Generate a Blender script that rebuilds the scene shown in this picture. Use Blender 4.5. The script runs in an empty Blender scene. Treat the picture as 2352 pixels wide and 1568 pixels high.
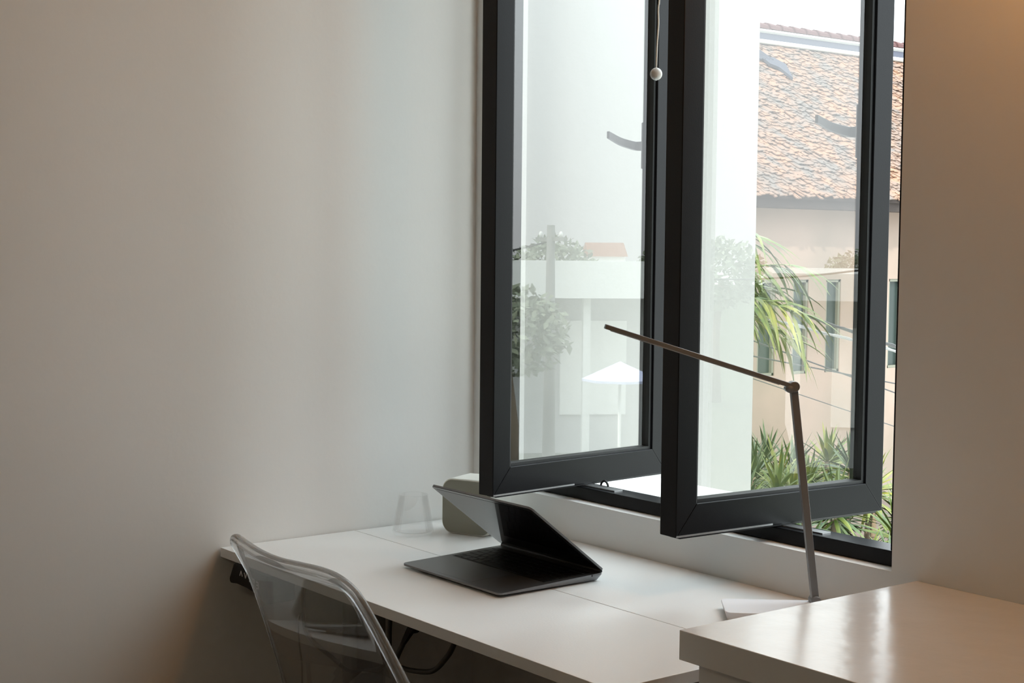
import bpy, bmesh, math, random
from mathutils import Vector, Matrix

# ------------------------------------------------------------ camera
S = bpy.context.scene
COL = S.collection
CAM = Vector((2.662, -1.949, 1.33))
YAW, PITCH, ROLL = 0.91355237, 0.06347362, 0.00957477
fw = Vector((-math.sin(YAW) * math.cos(PITCH), math.cos(YAW) * math.cos(PITCH), -math.sin(PITCH)))
rt = fw.cross(Vector((0, 0, 1))).normalized()
up = rt.cross(fw)
r2 = rt * math.cos(ROLL) + up * math.sin(ROLL)
u2 = -rt * math.sin(ROLL) + up * math.cos(ROLL)
cd = bpy.data.cameras.new('camera')
cd.sensor_width = 36.0
cd.lens = 3411.716 / 2352 * 36.0
cd.clip_start = 0.02
cd.clip_end = 600
cam = bpy.data.objects.new('camera', cd)
cam.matrix_world = Matrix(((r2.x, u2.x, -fw.x, CAM.x), (r2.y, u2.y, -fw.y, CAM.y), (r2.z, u2.z, -fw.z, CAM.z), (0, 0, 0, 1)))
COL.objects.link(cam)
S.camera = cam

# ------------------------------------------------------------ light and exposure
S.view_settings.view_transform = 'Standard'
S.view_settings.look = 'None'
S.view_settings.gamma = 1.0
S.view_settings.use_curve_mapping = False
S.view_settings.exposure = 0.33
S.cycles.use_denoising = True
S.cycles.max_bounces = 14
S.cycles.diffuse_bounces = 6
S.cycles.glossy_bounces = 6
S.cycles.transmission_bounces = 12
S.cycles.transparent_max_bounces = 16
S.cycles.sample_clamp_indirect = 6.0

W = bpy.data.worlds.new('sky')
S.world = W
W.use_nodes = True
nt = W.node_tree
nt.nodes.clear()
wo = nt.nodes.new('ShaderNodeOutputWorld')
bg = nt.nodes.new('ShaderNodeBackground')
tc = nt.nodes.new('ShaderNodeTexCoord')
sx = nt.nodes.new('ShaderNodeSeparateXYZ')
cr = nt.nodes.new('ShaderNodeValToRGB')
cr.color_ramp.elements[0].position = 0.0
cr.color_ramp.elements[0].color = (0.325, 0.342, 0.35, 1)
cr.color_ramp.elements[1].position = 0.62
cr.color_ramp.elements[1].color = (0.82, 0.94, 0.985, 1)
nt.links.new(tc.outputs['Generated'], sx.inputs[0])
nt.links.new(sx.outputs['Z'], cr.inputs[0])
nt.links.new(cr.outputs[0], bg.inputs[0])
bg.inputs[1].default_value = 5.2
nt.links.new(bg.outputs[0], wo.inputs[0])

def add_light(name, kind, energy, loc, color=(1, 1, 1), rot=(0, 0, 0), **kw):
    d = bpy.data.lights.new(name, kind)
    d.energy = energy
    d.color = color
    for k, v in kw.items():
        setattr(d, k, v)
    o = bpy.data.objects.new(name, d)
    o.location = loc
    o.rotation_euler = rot
    COL.objects.link(o)
    return o

# sun from over the house, lighting the roof and the garden
sun_dir = Vector((0.52, -0.70, 0.80)).normalized()
sun = add_light('sun', 'SUN', 4.5, (5, -5, 20), (1.0, 0.93, 0.80), angle=0.02)
sun.rotation_euler = sun_dir.to_track_quat('Z', 'Y').to_euler()
# warm ceiling lamp deep in the room (behind the camera)
room_lamp = add_light('room_lamp', 'AREA', 12.0, (3.2, -3.6, 2.70), (1.0, 0.82, 0.54), (0, 0, 0), shape='DISK', size=0.5)

# ------------------------------------------------------------ materials
def mat(name, color, rough=0.5, metal=0.0, spec=0.5, bump=0.0, bscale=200.0, var=0.0, vscale=5.0, color2=None, **kw):
    m = bpy.data.materials.new(name)
    m.use_nodes = True
    t = m.node_tree
    b = t.nodes['Principled BSDF']
    b.inputs['Base Color'].default_value = (*color, 1)
    b.inputs['Roughness'].default_value = rough
    b.inputs['Metallic'].default_value = metal
    b.inputs['Specular IOR Level'].default_value = spec
    for k, v in kw.items():
        b.inputs[k.replace('_', ' ')].default_value = v
    co = t.nodes.new('ShaderNodeTexCoord')
    if color2 is not None or var > 0:
        n = t.nodes.new('ShaderNodeTexNoise')
        n.inputs['Scale'].default_value = vscale
        n.inputs['Detail'].default_value = 5
        t.links.new(co.outputs['Object'], n.inputs['Vector'])
        r = t.nodes.new('ShaderNodeValToRGB')
        r.color_ramp.elements[0].position = 0.35
        r.color_ramp.elements[1].position = 0.65
        c2 = color2 if color2 is not None else tuple(max(0, c * (1 - var)) for c in color)
        r.color_ramp.elements[0].color = (*color, 1)
        r.color_ramp.elements[1].color = (*c2, 1)
        t.links.new(n.outputs['Fac'], r.inputs[0])
        t.links.new(r.outputs[0], b.inputs['Base Color'])
    if bump > 0:
        n2 = t.nodes.new('ShaderNodeTexNoise')
        n2.inputs['Scale'].default_value = bscale
        n2.inputs['Detail'].default_value = 4
        t.links.new(co.outputs['Object'], n2.inputs['Vector'])
        bp = t.nodes.new('ShaderNodeBump')
        bp.inputs['Strength'].default_value = bump
        bp.inputs['Distance'].default_value = 0.002
        t.links.new(n2.outputs['Fac'], bp.inputs['Height'])
        t.links.new(bp.outputs[0], b.inputs['Normal'])
    return m

def glass_pane_mat():
    # lightly tinted, slightly mirrored window glass
    m = bpy.data.materials.new('window_glass')
    m.use_nodes = True
    t = m.node_tree
    t.nodes.clear()
    o = t.nodes.new('ShaderNodeOutputMaterial')
    mx = t.nodes.new('ShaderNodeMixShader')
    tr = t.nodes.new('ShaderNodeBsdfTransparent')
    gl = t.nodes.new('ShaderNodeBsdfGlossy')
    fr = t.nodes.new('ShaderNodeFresnel')
    ge = t.nodes.new('ShaderNodeNewGeometry')
    io = t.nodes.new('ShaderNodeMix')
    io.inputs[2].default_value = 1.74
    io.inputs[3].default_value = 1 / 1.74     # same reflectance on the way out of the pane
    t.links.new(ge.outputs['Backfacing'], io.inputs[0])
    t.links.new(io.outputs[0], fr.inputs['IOR'])
    tr.inputs[0].default_value = (0.85, 0.845, 0.83, 1)
    gl.inputs['Roughness'].default_value = 0.002
    gl.inputs['Color'].default_value = (1, 1, 1, 1)
    t.links.new(fr.outputs[0], mx.inputs[0])
    t.links.new(tr.outputs[0], mx.inputs[1])
    t.links.new(gl.outputs[0], mx.inputs[2])
    t.links.new(mx.outputs[0], o.inputs[0])
    return m

M = {}
M['wall'] = mat('wall_paint', (0.80, 0.80, 0.79), 0.75, bump=0.15, bscale=60, spec=0.25)
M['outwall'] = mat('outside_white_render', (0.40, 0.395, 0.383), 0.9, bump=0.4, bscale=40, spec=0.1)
M['ceiling'] = mat('ceiling_paint', (0.80, 0.79, 0.77), 0.9, spec=0.1)
M['floor'] = mat('floor_concrete', (0.27, 0.25, 0.23), 0.6, var=0.2, vscale=3)
M['wood'] = mat('brown_panelling', (0.16, 0.10, 0.06), 0.6, var=0.3, vscale=3)
M['desk'] = mat('white_laminate', (0.80, 0.795, 0.785), 0.32, bump=0.12, bscale=350)
M['gap'] = mat('seam_dark', (0.30, 0.29, 0.27), 0.8)
M['cab'] = mat('white_gloss_laminate', (0.77, 0.775, 0.78), 0.21, spec=0.85, bump=0.6, bscale=14)
M['frame'] = mat('black_window_metal', (0.006, 0.006, 0.007), 0.36, spec=0.20, bump=0.05, bscale=400)
M['gasket'] = mat('black_rubber', (0.006, 0.006, 0.006), 0.6)
M['steel'] = mat('dull_steel', (0.55, 0.55, 0.55), 0.35, metal=1.0)
M['handle'] = mat('grey_handle_metal', (0.20, 0.20, 0.22), 0.4, metal=0.3)
M['glass'] = glass_pane_mat()
M['lamp'] = mat('lamp_metal', (0.21, 0.22, 0.235), 0.27, metal=0.0)
M['lampwhite'] = mat('lamp_base_white', (0.84, 0.84, 0.88), 0.3)
M['lens'] = mat('lamp_lens', (0.7, 0.7, 0.68), 0.5)
M['lap'] = mat('space_grey_metal', (0.20, 0.20, 0.205), 0.38, metal=0.85)
M['lapdark'] = mat('lid_bezel', (0.01, 0.01, 0.01), 0.1)
M['screen'] = mat('dark_screen_glass', (0.004, 0.004, 0.005), 0.04, spec=0.33)
M['key'] = mat('black_key', (0.008, 0.008, 0.009), 0.45)
M['port'] = mat('port_black', (0.002, 0.002, 0.002), 0.5)
M['box'] = mat('sage_box_face', (0.30, 0.30, 0.25), 0.6)
M['boxwhite'] = mat('box_white_shell', (0.75, 0.75, 0.70), 0.4)
def clear_mat(name, tint, ior, haze, mixg):
    # clear plastic or thin glass: mostly see-through, with some bending of light and a pale sheen
    m = mat(name, tint, 0.03, Transmission_Weight=1.0, IOR=ior)
    t = m.node_tree
    out = t.nodes['Material Output']
    pb = t.nodes['Principled BSDF']
    tr = t.nodes.new('ShaderNodeBsdfTransparent')
    tr.inputs[0].default_value = (*tint, 1)
    df = t.nodes.new('ShaderNodeBsdfDiffuse')
    df.inputs[0].default_value = (0.8, 0.8, 0.8, 1)
    a = t.nodes.new('ShaderNodeMixShader'); a.inputs[0].default_value = mixg
    b = t.nodes.new('ShaderNodeMixShader'); b.inputs[0].default_value = haze
    t.links.new(tr.outputs[0], a.inputs[1]); t.links.new(pb.outputs[0], a.inputs[2])
    t.links.new(a.outputs[0], b.inputs[1]); t.links.new(df.outputs[0], b.inputs[2])
    t.links.new(b.outputs[0], out.inputs[0])
    return m
M['tumbler'] = clear_mat('clear_glass', (0.995, 0.995, 0.995), 1.4, 0.0, 0.15)
M['chair'] = clear_mat('clear_polycarbonate', (0.96, 0.965, 0.97), 1.5, 0.13, 0.60)
M['chairpanel'] = clear_mat('smoky_polycarbonate', (0.80, 0.805, 0.81), 1.3, 0.012, 0.35)
M['black'] = mat('black_plastic', (0.004, 0.004, 0.005), 0.55, spec=0.2)
M['icon'] = mat('grey_print', (0.65, 0.65, 0.66), 0.6)
M['cord'] = mat('white_cord', (0.75, 0.73, 0.68), 0.7)
M['ball'] = mat('white_pull_ball', (0.60, 0.60, 0.59), 0.35)
M['leg'] = mat('desk_leg_grey', (0.16, 0.16, 0.16), 0.5)
M['ground'] = mat('pale_ground', (0.70, 0.69, 0.66), 0.95, color2=(0.60, 0.60, 0.55), vscale=0.4)
M['facade'] = mat('beige_render', (0.25, 0.19, 0.16), 0.95, color2=(0.18, 0.15, 0.125), vscale=0.55, spec=0.1)
M['tile'] = mat('weathered_shingles', (0.22, 0.13, 0.09), 0.95, color2=(0.12, 0.105, 0.098), vscale=2.6, spec=0.1)
M['tile2'] = mat('red_ridge_tile', (0.09, 0.05, 0.05), 0.9, spec=0.1)
M['fascia'] = mat('brown_fascia', (0.025, 0.016, 0.013), 0.8)
M['flash'] = mat('grey_flashing', (0.055, 0.058, 0.075), 0.9, spec=0.1)
M['pipe'] = mat('pale_pipe', (0.45, 0.44, 0.42), 0.6)
M['winglass'] = mat('dark_green_window', (0.02, 0.03, 0.028), 0.3, spec=0.3)
M['winframe'] = mat('olive_window_frame', (0.13, 0.13, 0.10), 0.6)
M['leaf'] = mat('green_leaf', (0.03, 0.065, 0.012), 0.5, color2=(0.11, 0.13, 0.016), vscale=7)
M['leafy'] = mat('yellow_green_leaf', (0.17, 0.165, 0.015), 0.5, color2=(0.05, 0.09, 0.012), vscale=6)
M['leafd'] = mat('dark_leaf', (0.02, 0.045, 0.015), 0.5, color2=(0.07, 0.10, 0.02), vscale=8)
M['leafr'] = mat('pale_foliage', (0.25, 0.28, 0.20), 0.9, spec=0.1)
M['added_lawn'] = mat('added_dark_lawn', (0.03, 0.05, 0.015), 0.95, color2=(0.05, 0.06, 0.02), vscale=2)
M['soil'] = mat('garden_soil', (0.07, 0.045, 0.03), 0.95, var=0.4, vscale=8)
M['bark'] = mat('bark', (0.20, 0.15, 0.10), 0.9)
M['pole'] = mat('concrete_pole', (0.25, 0.25, 0.235), 0.9)
M['wire'] = mat('black_cable', (0.02, 0.02, 0.02), 0.45)
M['wirew'] = mat('pale_cable', (0.20, 0.20, 0.20), 0.5)
M['bldw'] = mat('white_building', (0.85, 0.85, 0.82), 0.9)
M['bldg'] = mat('grey_building', (0.50, 0.50, 0.49), 0.9)
M['blue'] = mat('parasol_cloth', (0.70, 0.74, 0.95), 0.8)
M['orange'] = mat('orange_roof', (0.30, 0.13, 0.08), 0.9)
M['shade'] = mat('lamp_glow_glass', (1.0, 0.8, 0.6), 0.5)
bs = M['shade'].node_tree.nodes['Principled BSDF']
bs.inputs['Emission Color'].default_value = (1.0, 0.44, 0.12, 1)
bs.inputs['Emission Strength'].default_value = 50.0

# ------------------------------------------------------------ helpers
def link(o):
    COL.objects.link(o)
    return o

def empty(name, loc=(0, 0, 0), rz=0.0, label=None, cat=None, group=None, kind=None):
    o = bpy.data.objects.new(name, None)
    o.location = loc
    o.rotation_euler = (0, 0, rz)
    o.empty_display_size = 0.05
    link(o)
    return tag(o, label, cat, group, kind)

def tag(o, label=None, cat=None, group=None, kind=None):
    if label: o['label'] = label
    if cat: o['category'] = cat
    if group: o['group'] = group
    if kind: o['kind'] = kind
    return o

def build(name, bm, material, parent=None, smooth=False, bevel=0.0, seg=2):
    bmesh.ops.recalc_face_normals(bm, faces=bm.faces)
    me = bpy.data.meshes.new(name)
    bm.to_mesh(me)
    bm.free()
    me.materials.append(material)
    if smooth:
        for p in me.polygons: p.use_smooth = True
    o = link(bpy.data.objects.new(name, me))
    if parent: o.parent = parent
    if bevel > 0:
        md = o.modifiers.new('bevel', 'BEVEL')
        md.width = bevel
        md.segments = seg
        md.limit_method = 'ANGLE'
    return o

def box(bm, x0, y0, z0, x1, y1, z1):
    vs = [bm.verts.new((x, y, z)) for z in (z0, z1) for y in (y0, y1) for x in (x0, x1)]
    for f in ((0, 1, 3, 2), (4, 5, 7, 6), (0, 1, 5, 4), (2, 3, 7, 6), (0, 2, 6, 4), (1, 3, 7, 5)):
        bm.faces.new([vs[i] for i in f])

def B(*boxes):
    bm = bmesh.new()
    for b in boxes: box(bm, *b)
    return bm

def prism(bm, pts, axis, a0, a1):
    """extrude a 2D outline along an axis; axis 'x' -> pts are (y,z), 'y' -> (x,z), 'z' -> (x,y)"""
    def P(p, a):
        return {'x': (a, p[0], p[1]), 'y': (p[0], a, p[1]), 'z': (p[0], p[1], a)}[axis]
    lo = [bm.verts.new(P(p, a0)) for p in pts]
    hi = [bm.verts.new(P(p, a1)) for p in pts]
    bm.faces.new(lo)
    bm.faces.new(hi)
    n = len(pts)
    for i in range(n):
        bm.faces.new((lo[i], lo[(i + 1) % n], hi[(i + 1) % n], hi[i]))

def rrect(x0, y0, x1, y1, r, n=6):
    out = []
    for cx, cy, a in ((x1 - r, y1 - r, 0), (x0 + r, y1 - r, 90), (x0 + r, y0 + r, 180), (x1 - r, y0 + r, 270)):
        for i in range(n + 1):
            t = math.radians(a + 90 * i / n)
            out.append((cx + r * math.cos(t), cy + r * math.sin(t)))
    return out

def tube(bm, pts, rad, seg=8, closed=False):
    pts = [Vector(p) for p in pts]
    rads = rad if isinstance(rad, (list, tuple)) else [rad] * len(pts)
    n = len(pts)
    rings = []
    prev = None
    for i, p in enumerate(pts):
        a = pts[max(i - 1, 0)]
        b = pts[min(i + 1, n - 1)]
        d = (b - a).normalized()
        if prev is None:
            h = Vector((0, 0, 1)) if abs(d.z) < 0.9 else Vector((1, 0, 0))
            u = d.cross(h).normalized()
        else:
            u = (prev - d * prev.dot(d)).normalized()
        prev = u
        v = d.cross(u)
        rings.append([bm.verts.new(p + (u * math.cos(2 * math.pi * k / seg) + v * math.sin(2 * math.pi * k / seg)) * rads[i]) for k in range(seg)])
    for i in range(n - 1):
        for k in range(seg):
            bm.faces.new((rings[i][k], rings[i][(k + 1) % seg], rings[i + 1][(k + 1) % seg], rings[i + 1][k]))
    bm.faces.new(rings[0][::-1])
    bm.faces.new(rings[-1])

def catmull(pts, n=8):
    P = [Vector(p) for p in pts]
    P = [P[0] * 2 - P[1]] + P + [P[-1] * 2 - P[-2]]
    out = []
    for i in range(1, len(P) - 2):
        for k in range(n):
            t = k / n
            out.append(0.5 * ((2 * P[i]) + (-P[i - 1] + P[i + 1]) * t + (2 * P[i - 1] - 5 * P[i] + 4 * P[i + 1] - P[i + 2]) * t * t + (-P[i - 1] + 3 * P[i] - 3 * P[i + 1] + P[i + 2]) * t ** 3))
    out.append(P[-2])
    return out

def lathe(bm, prof, seg=40, c=(0, 0)):
    rings = []
    for r, z in prof:
        if r < 1e-6:
            rings.append([bm.verts.new((c[0], c[1], z))])
        else:
            rings.append([bm.verts.new((c[0] + r * math.cos(2 * math.pi * k / seg), c[1] + r * math.sin(2 * math.pi * k / seg), z)) for k in range(seg)])
    for a, b in zip(rings, rings[1:]):
        for k in range(seg):
            k2 = (k + 1) % seg
            if len(a) == 1: bm.faces.new((a[0], b[k2], b[k]))
            elif len(b) == 1: bm.faces.new((a[k], a[k2], b[0]))
            else: bm.faces.new((a[k], a[k2], b[k2], b[k]))

def struct(name, bm, m, **kw):
    return tag(build(name, bm, m, **kw), kind='structure')

# ------------------------------------------------------------ the room
CEIL = 2.75
OX0, OX1, OZ0, OZ1 = 0.028, 1.152, 0.81, 2.42
WT = 0.12
struct('floor', B((-0.2, -6.2, -0.1, 6.0, WT, 0.0)), M['floor'])
struct('ceiling', B((-0.2, -6.2, CEIL, 6.0, WT, CEIL + 0.1)), M['ceiling'])
struct('wall_left', B((-0.2, -6.2, 0.0, 0.0, WT, CEIL)), M['wall'])
struct('wall_right', B((5.8, -6.2, 0.0, 6.0, WT, CEIL)), M['wood'])
bm = B((0.0, 0.0, 0.0, 5.8, WT, OZ0), (0.0, 0.0, OZ1, 5.8, WT, CEIL), (OX1, 0.0, OZ0, 5.8, WT, OZ1), (0.0, 0.0, OZ0, OX0, WT, OZ1))
struct('wall_window', bm, M['wall'])
struct('wall_rear', B((0.0, -6.2, 0.0, 5.8, -6.0, CEIL)), M['wood'])
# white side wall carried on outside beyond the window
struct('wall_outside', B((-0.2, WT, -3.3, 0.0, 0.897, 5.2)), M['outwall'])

M['gap_ledge'] = mat('added_white_ledge', (0.85, 0.85, 0.84), 0.8, spec=0.2)
struct('added_ledge_1', B((0.0, WT, 0.735, 0.42, 0.45, 0.79)), M['gap_ledge'])  # outside slab added to whiten the gap under the left sash

# fixed window frame
wf = empty('window_1', (0, 0, 0), kind='structure')
FY0, FY1 = 0.026, 0.078
def fr(name, *b): return build(name, B(*b), M['frame'], wf, bevel=0.0015)
fr('bottom_rail', (OX0, FY0, OZ0 + 0.001, OX1, FY1, 0.837))
fr('top_rail', (OX0, FY0, 2.375, OX1, FY1, OZ1))
fr('frame_stile', (OX0, FY0, 0.837, 0.066, FY1, 2.375))
fr('frame_stile', (1.128, FY0, 0.837, OX1, FY1, 2.375))
fr('mullion', (0.598, FY0 + 0.004, 0.837, 0.622, FY1, 2.375))
# friction stays lying on the bottom rail
for cx in (0.339, 0.882):
    bm = B((cx - 0.11, 0.040, 0.8372, cx + 0.09, 0.062, 0.8395))
    st = build('stay_track', bm, M['steel'], wf)

bm = bmesh.new()
tube(bm, catmull([(0.359, 0.064, 0.8372), (0.362, 0.064, 0.845), (0.371, 0.064, 0.850), (0.380, 0.064, 0.845), (0.383, 0.064, 0.8372)], 5), 0.0022, 8)
build('stay_loop', bm, M['gasket'], wf, True)

# pivoting sashes, each swung about a quarter turn
def sash(name, cx, cy, ang, label):
    """local frame: u along the sash from its near stile to its far stile, n to the seen face, z up"""
    W_, T, Z0, Z1, ST, RL = 0.509, 0.042, 0.842, 2.34, 0.046, 0.055
    root = empty(name, (cx, cy, 0), ang, label, 'window sash')
    h = W_ / 2
    def ring(z0, z1, y0, y1, x0, x1): pass
    # local axes: +Y = along the sash outward, +X = seen face
    f0, f1 = -T, 0.0
    def mitre(name, quad):
        bm = bmesh.new()
        lo = [bm.verts.new((f0, y, z)) for y, z in quad]
        hi = [bm.verts.new((f1, y, z)) for y, z in quad]
        bm.faces.new(lo); bm.faces.new(hi[::-1])
        for i in range(4):
            bm.faces.new((lo[i], lo[(i + 1) % 4], hi[(i + 1) % 4], hi[i]))
        return build(name, bm, M['frame'], root, bevel=0.0012)
    g = 0.0002
    mitre('stile', [(-h, Z0), (-h, Z1), (-h + ST - g, Z1 - RL), (-h + ST - g, Z0 + RL)])
    mitre('stile', [(h, Z0), (h, Z1), (h - ST + g, Z1 - RL), (h - ST + g, Z0 + RL)])
    mitre('rail', [(-h + g, Z0), (h - g, Z0), (h - ST - g, Z0 + RL), (-h + ST + g, Z0 + RL)])
    mitre('rail', [(-h + g, Z1), (h - g, Z1), (h - ST - g, Z1 - RL), (-h + ST + g, Z1 - RL)])
    # glazing bead stepped back from the seen face
    a, b = -h + ST, h - ST
    c, d = Z0 + RL, Z1 - RL
    bw = 0.006
    bm = B((-0.030, a, c, -0.006, b, c + bw), (-0.030, a, d - bw, -0.006, b, d),
           (-0.030, a, c + bw, -0.006, a + bw, d - bw), (-0.030, b - bw, c + bw, -0.006, b, d - bw))
    build('glazing_bead', bm, M['gasket'], root)
    build('pane', B((-0.022, a + 0.001, c + 0.001, -0.016, b - 0.001, d - 0.001)), M['glass'], root)
    # sealing lip and drip strip below the bottom rail
    build('sealing_lip', B((-0.030, -h + 0.012, Z0 - 0.0035, -0.004, h - 0.012, Z0 + 0.001)), M['gasket'], root)
    build('drip_strip', B((-0.003, -h + 0.001, Z0 + 0.0005, 0.0012, -0.03, Z0 + 0.0035)), M['steel'], root)
    # lever handle on the hidden face of the far stile
    hz = 1.552
    hd = build('handle', B((-T - 0.014, h - 0.036, hz - 0.05, -T, h - 0.010, hz + 0.05)), M['handle'], root, bevel=0.002)
    pts = catmull([(-T - 0.010, h - 0.022, hz), (-T - 0.034, h - 0.026, hz), (-T - 0.036, h - 0.045, hz + 0.002), (-T - 0.036, h - 0.080, hz + 0.008), (-T - 0.036, h - 0.116, hz + 0.020)], 6)
    bm = bmesh.new()
    rings = []
    for i, p in enumerate(pts):
        t = i / (len(pts) - 1)
        hh = 0.0105 - 0.003 * t
        dd = 0.004
        A_ = pts[max(i - 1, 0)]; C_ = pts[min(i + 1, len(pts) - 1)]
        dr = (C_ - A_).normalized()
        sd = dr.cross(Vector((0, 0, 1))).normalized()
        rings.append([bm.verts.new(p + sd * dd * s1 + Vector((0, 0, hh)) * s2) for s1, s2 in ((-1, -1), (1, -1), (1, 1), (-1, 1))])
    for r_, s_ in zip(rings, rings[1:]):
        for k in range(4): bm.faces.new((r_[k], r_[(k + 1) % 4], s_[(k + 1) % 4], s_[k]))
    bm.faces.new(rings[0]); bm.faces.new(rings[-1])
    build('lever', bm, M['handle'], hd, bevel=0.0008)
    # pivot pin into the rail below
    return root

sash('window_sash', 0.3390, 0.0365, math.atan2(0.042, 0.477), 'left black-framed window sash standing open beside the bare grey wall')
sash('window_sash', 0.8820, 0.0430, -math.atan2(0.028, 0.508), 'right black-framed window sash standing open behind the desk lamp arm')

# ------------------------------------------------------------ blind pull cord
cx, cy = 0.640, -0.06
pc = empty('pull_cord', (cx, cy, 1.6496), 0, 'thin cord with a small white ball hanging in front of the window', 'blind cord')
bm = bmesh.new()
bm_pts = [(0.0, 0, 0.012), (0.001, 0, 0.05), (0.004, 0, 0.09), (0.003, 0, 0.12), (0.006, 0, 0.17), (0.006, 0, 0.5), (0.006, 0, 1.13)]
tube(bm, catmull(bm_pts, 4), 0.0015, 8)
build('cord', bm, M['cord'], pc, True)
bm = bmesh.new()
lathe(bm, [(0, -0.0122)] + [(0.0112 * math.sin(math.pi * i / 14), -0.0115 * math.cos(math.pi * i / 14)) for i in range(1, 14)] + [(0, 0.0125)], 28)
build('ball', bm, M['ball'], pc, True)

# ------------------------------------------------------------ desk
dk = empty('desk', (0, 0, 0), 0, 'white sit-stand desk with a seamed two-panel top under the window', 'desk')
DX1, DY0, DZ, DT = 1.172, -0.623, 0.73, 0.0185
build('desktop_panel', B((0.003, DY0, DZ - DT, DX1, -0.3125, DZ)), M['desk'], dk, bevel=0.0008)
build('desktop_panel', B((0.003, -0.3105, DZ - DT, DX1, -0.002, DZ)), M['desk'], dk, bevel=0.0008)
build('seam_strip', B((0.003, -0.3124, DZ - DT + 0.001, DX1, -0.3106, DZ - 0.0015)), M['gap'], dk)
for lx in (0.078, 1.06):
    lg = build('leg', B((lx - 0.03, -0.37, 0.03, lx + 0.03, -0.30, DZ - DT - 0.03)), M['leg'], dk, bevel=0.003)
    build('foot', B((lx - 0.035, -0.58, 0.0, lx + 0.035, -0.06, 0.03)), M['leg'], lg, bevel=0.004)
    build('bracket', B((lx - 0.025, -0.57, DZ - DT - 0.03, lx + 0.025, -0.05, DZ - DT)), M['leg'], lg, bevel=0.002)
build('crossbar', B((0.108, -0.355, DZ - DT - 0.05, 1.03, -0.315, DZ - DT - 0.01)), M['leg'], dk, bevel=0.002)

# height controller under the front edge
hc = empty('desk_controller', (0.125, -0.62, 0.69), 0, 'black height control panel with grey button marks under the desk edge', 'desk controller')
out = [(-0.056, 0.021), (-0.074, -0.010), (-0.0745, -0.017), (-0.070, -0.021), (-0.045, -0.018), (-0.005, -0.0185), (0.030, -0.023), (0.055, -0.031), (0.075, -0.036), (0.083, -0.033), (0.085, -0.018), (0.083, 0.021)]
bm = bmesh.new()
prism(bm, out, 'y', -0.008, 0.05)
cb = build('housing', bm, M['black'], hc, bevel=0.003, seg=3)
def mark(quads):
    bm = bmesh.new()
    for q in quads:
        prism(bm, q, 'y', -0.0086, -0.0078)
    return build('button_mark', bm, M['icon'], hc)
w = 0.0022
def stroke(p, q, w=0.0011):
    p = Vector(p); q = Vector(q); d = (q - p).normalized(); n = Vector((-d.y, d.x)) * w
    return [tuple(p + n), tuple(q + n), tuple(q - n), tuple(p - n)]
def at(cx, cz, segs): return [stroke((cx + a, cz + b), (cx + c, cz + d)) for a, b, c, d in segs]
mark(at(-0.024, 0.006, [(-0.005, -0.005, 0, 0.005), (0, 0.005, 0.005, -0.005)]))
mark(at(-0.006, 0.005, [(-0.005, 0.005, 0, -0.005), (0, -0.005, 0.005, 0.005)]))
mark(at(0.011, 0.002, [(0, -0.006, 0, 0.006), (0, 0.006, -0.003, 0.003)]))
mark(at(0.026, -0.001, [(-0.004, 0.005, 0.004, 0.005), (0.004, 0.005, 0.004, 0), (0.004, 0, -0.004, -0.001), (-0.004, -0.001, -0.004, -0.006), (-0.004, -0.006, 0.004, -0.006)]))
mark(at(0.042, -0.005, [(-0.004, 0.006, 0.004, 0.006), (0.004, 0.006, 0.004, -0.006), (-0.004, 0, 0.004, 0), (-0.004, -0.006, 0.004, -0.006)]))

# cables under the desk
def cable(name, pts, r, label, m=M['wire'], cat='cable'):
    bm = bmesh.new()
    tube(bm, catmull(pts, 8), r, 8)
    return tag(build(name, bm, m, None, True), label, cat)
cable('power_cable', [(0.120, -0.50, 0.709), (0.116, -0.50, 0.636), (0.122, -0.50, 0.576), (0.160, -0.50, 0.553), (0.223, -0.50, 0.540), (0.290, -0.50, 0.528), (0.349, -0.50, 0.541), (0.405, -0.50, 0.562), (0.428, -0.50, 0.600), (0.430, -0.50, 0.64), (0.425, -0.49, 0.708)], 0.0042,
      'thick black cable looping under the desk behind the clear chair back')
cable('thin_cable', [(0.140, -0.49, 0.709), (0.126, -0.50, 0.66), (0.116, -0.50, 0.61), (0.098, -0.50, 0.59), (0.100, -0.50, 0.54), (0.112, -0.50, 0.48), (0.115, -0.50, 0.30), (0.13, -0.45, 0.02)], 0.0018,
      'thin black wire hanging straight down under the left end of the desk')
cable('adapter_cable', [(0.445, -0.50, 0.575), (0.50, -0.50, 0.578), (0.565, -0.50, 0.592), (0.605, -0.50, 0.622), (0.631, -0.50, 0.655), (0.65, -0.50, 0.709)], 0.0048,
      'black cable arc below the desk edge right of the chair back')
pl = empty('power_plug', (0.505, -0.50, 0.650), 0, 'black tapered plug hanging below the desk edge', 'plug')
bm = bmesh.new()
def taperbox(bm, p0, p1, w0, w1):
    p0 = Vector(p0); p1 = Vector(p1); d = (p1 - p0).normalized(); s = d.cross(Vector((0, 1, 0))).normalized(); y = Vector((0, 1, 0))
    a = [bm.verts.new(p0 + s * w0 * i + y * w0 * 0.7 * j) for i, j in ((-1, -1), (1, -1), (1, 1), (-1, 1))]
    b = [bm.verts.new(p1 + s * w1 * i + y * w1 * 0.7 * j) for i, j in ((-1, -1), (1, -1), (1, 1), (-1, 1))]
    bm.faces.new(a); bm.faces.new(b[::-1])
    for k in range(4): bm.faces.new((a[k], a[(k + 1) % 4], b[(k + 1) % 4], b[k]))
taperbox(bm, (0.048, 0, 0.061), (-0.004, 0, 0.004), 0.017, 0.012)
build('plug_body', bm, M['black'], pl, bevel=0.002)
bm = bmesh.new()
taperbox(bm, (-0.004, 0, 0.004), (-0.030, 0, -0.028), 0.007, 0.0045)
build('strain_relief', bm, M['black'], pl, bevel=0.001)
bm = bmesh.new()
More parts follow.
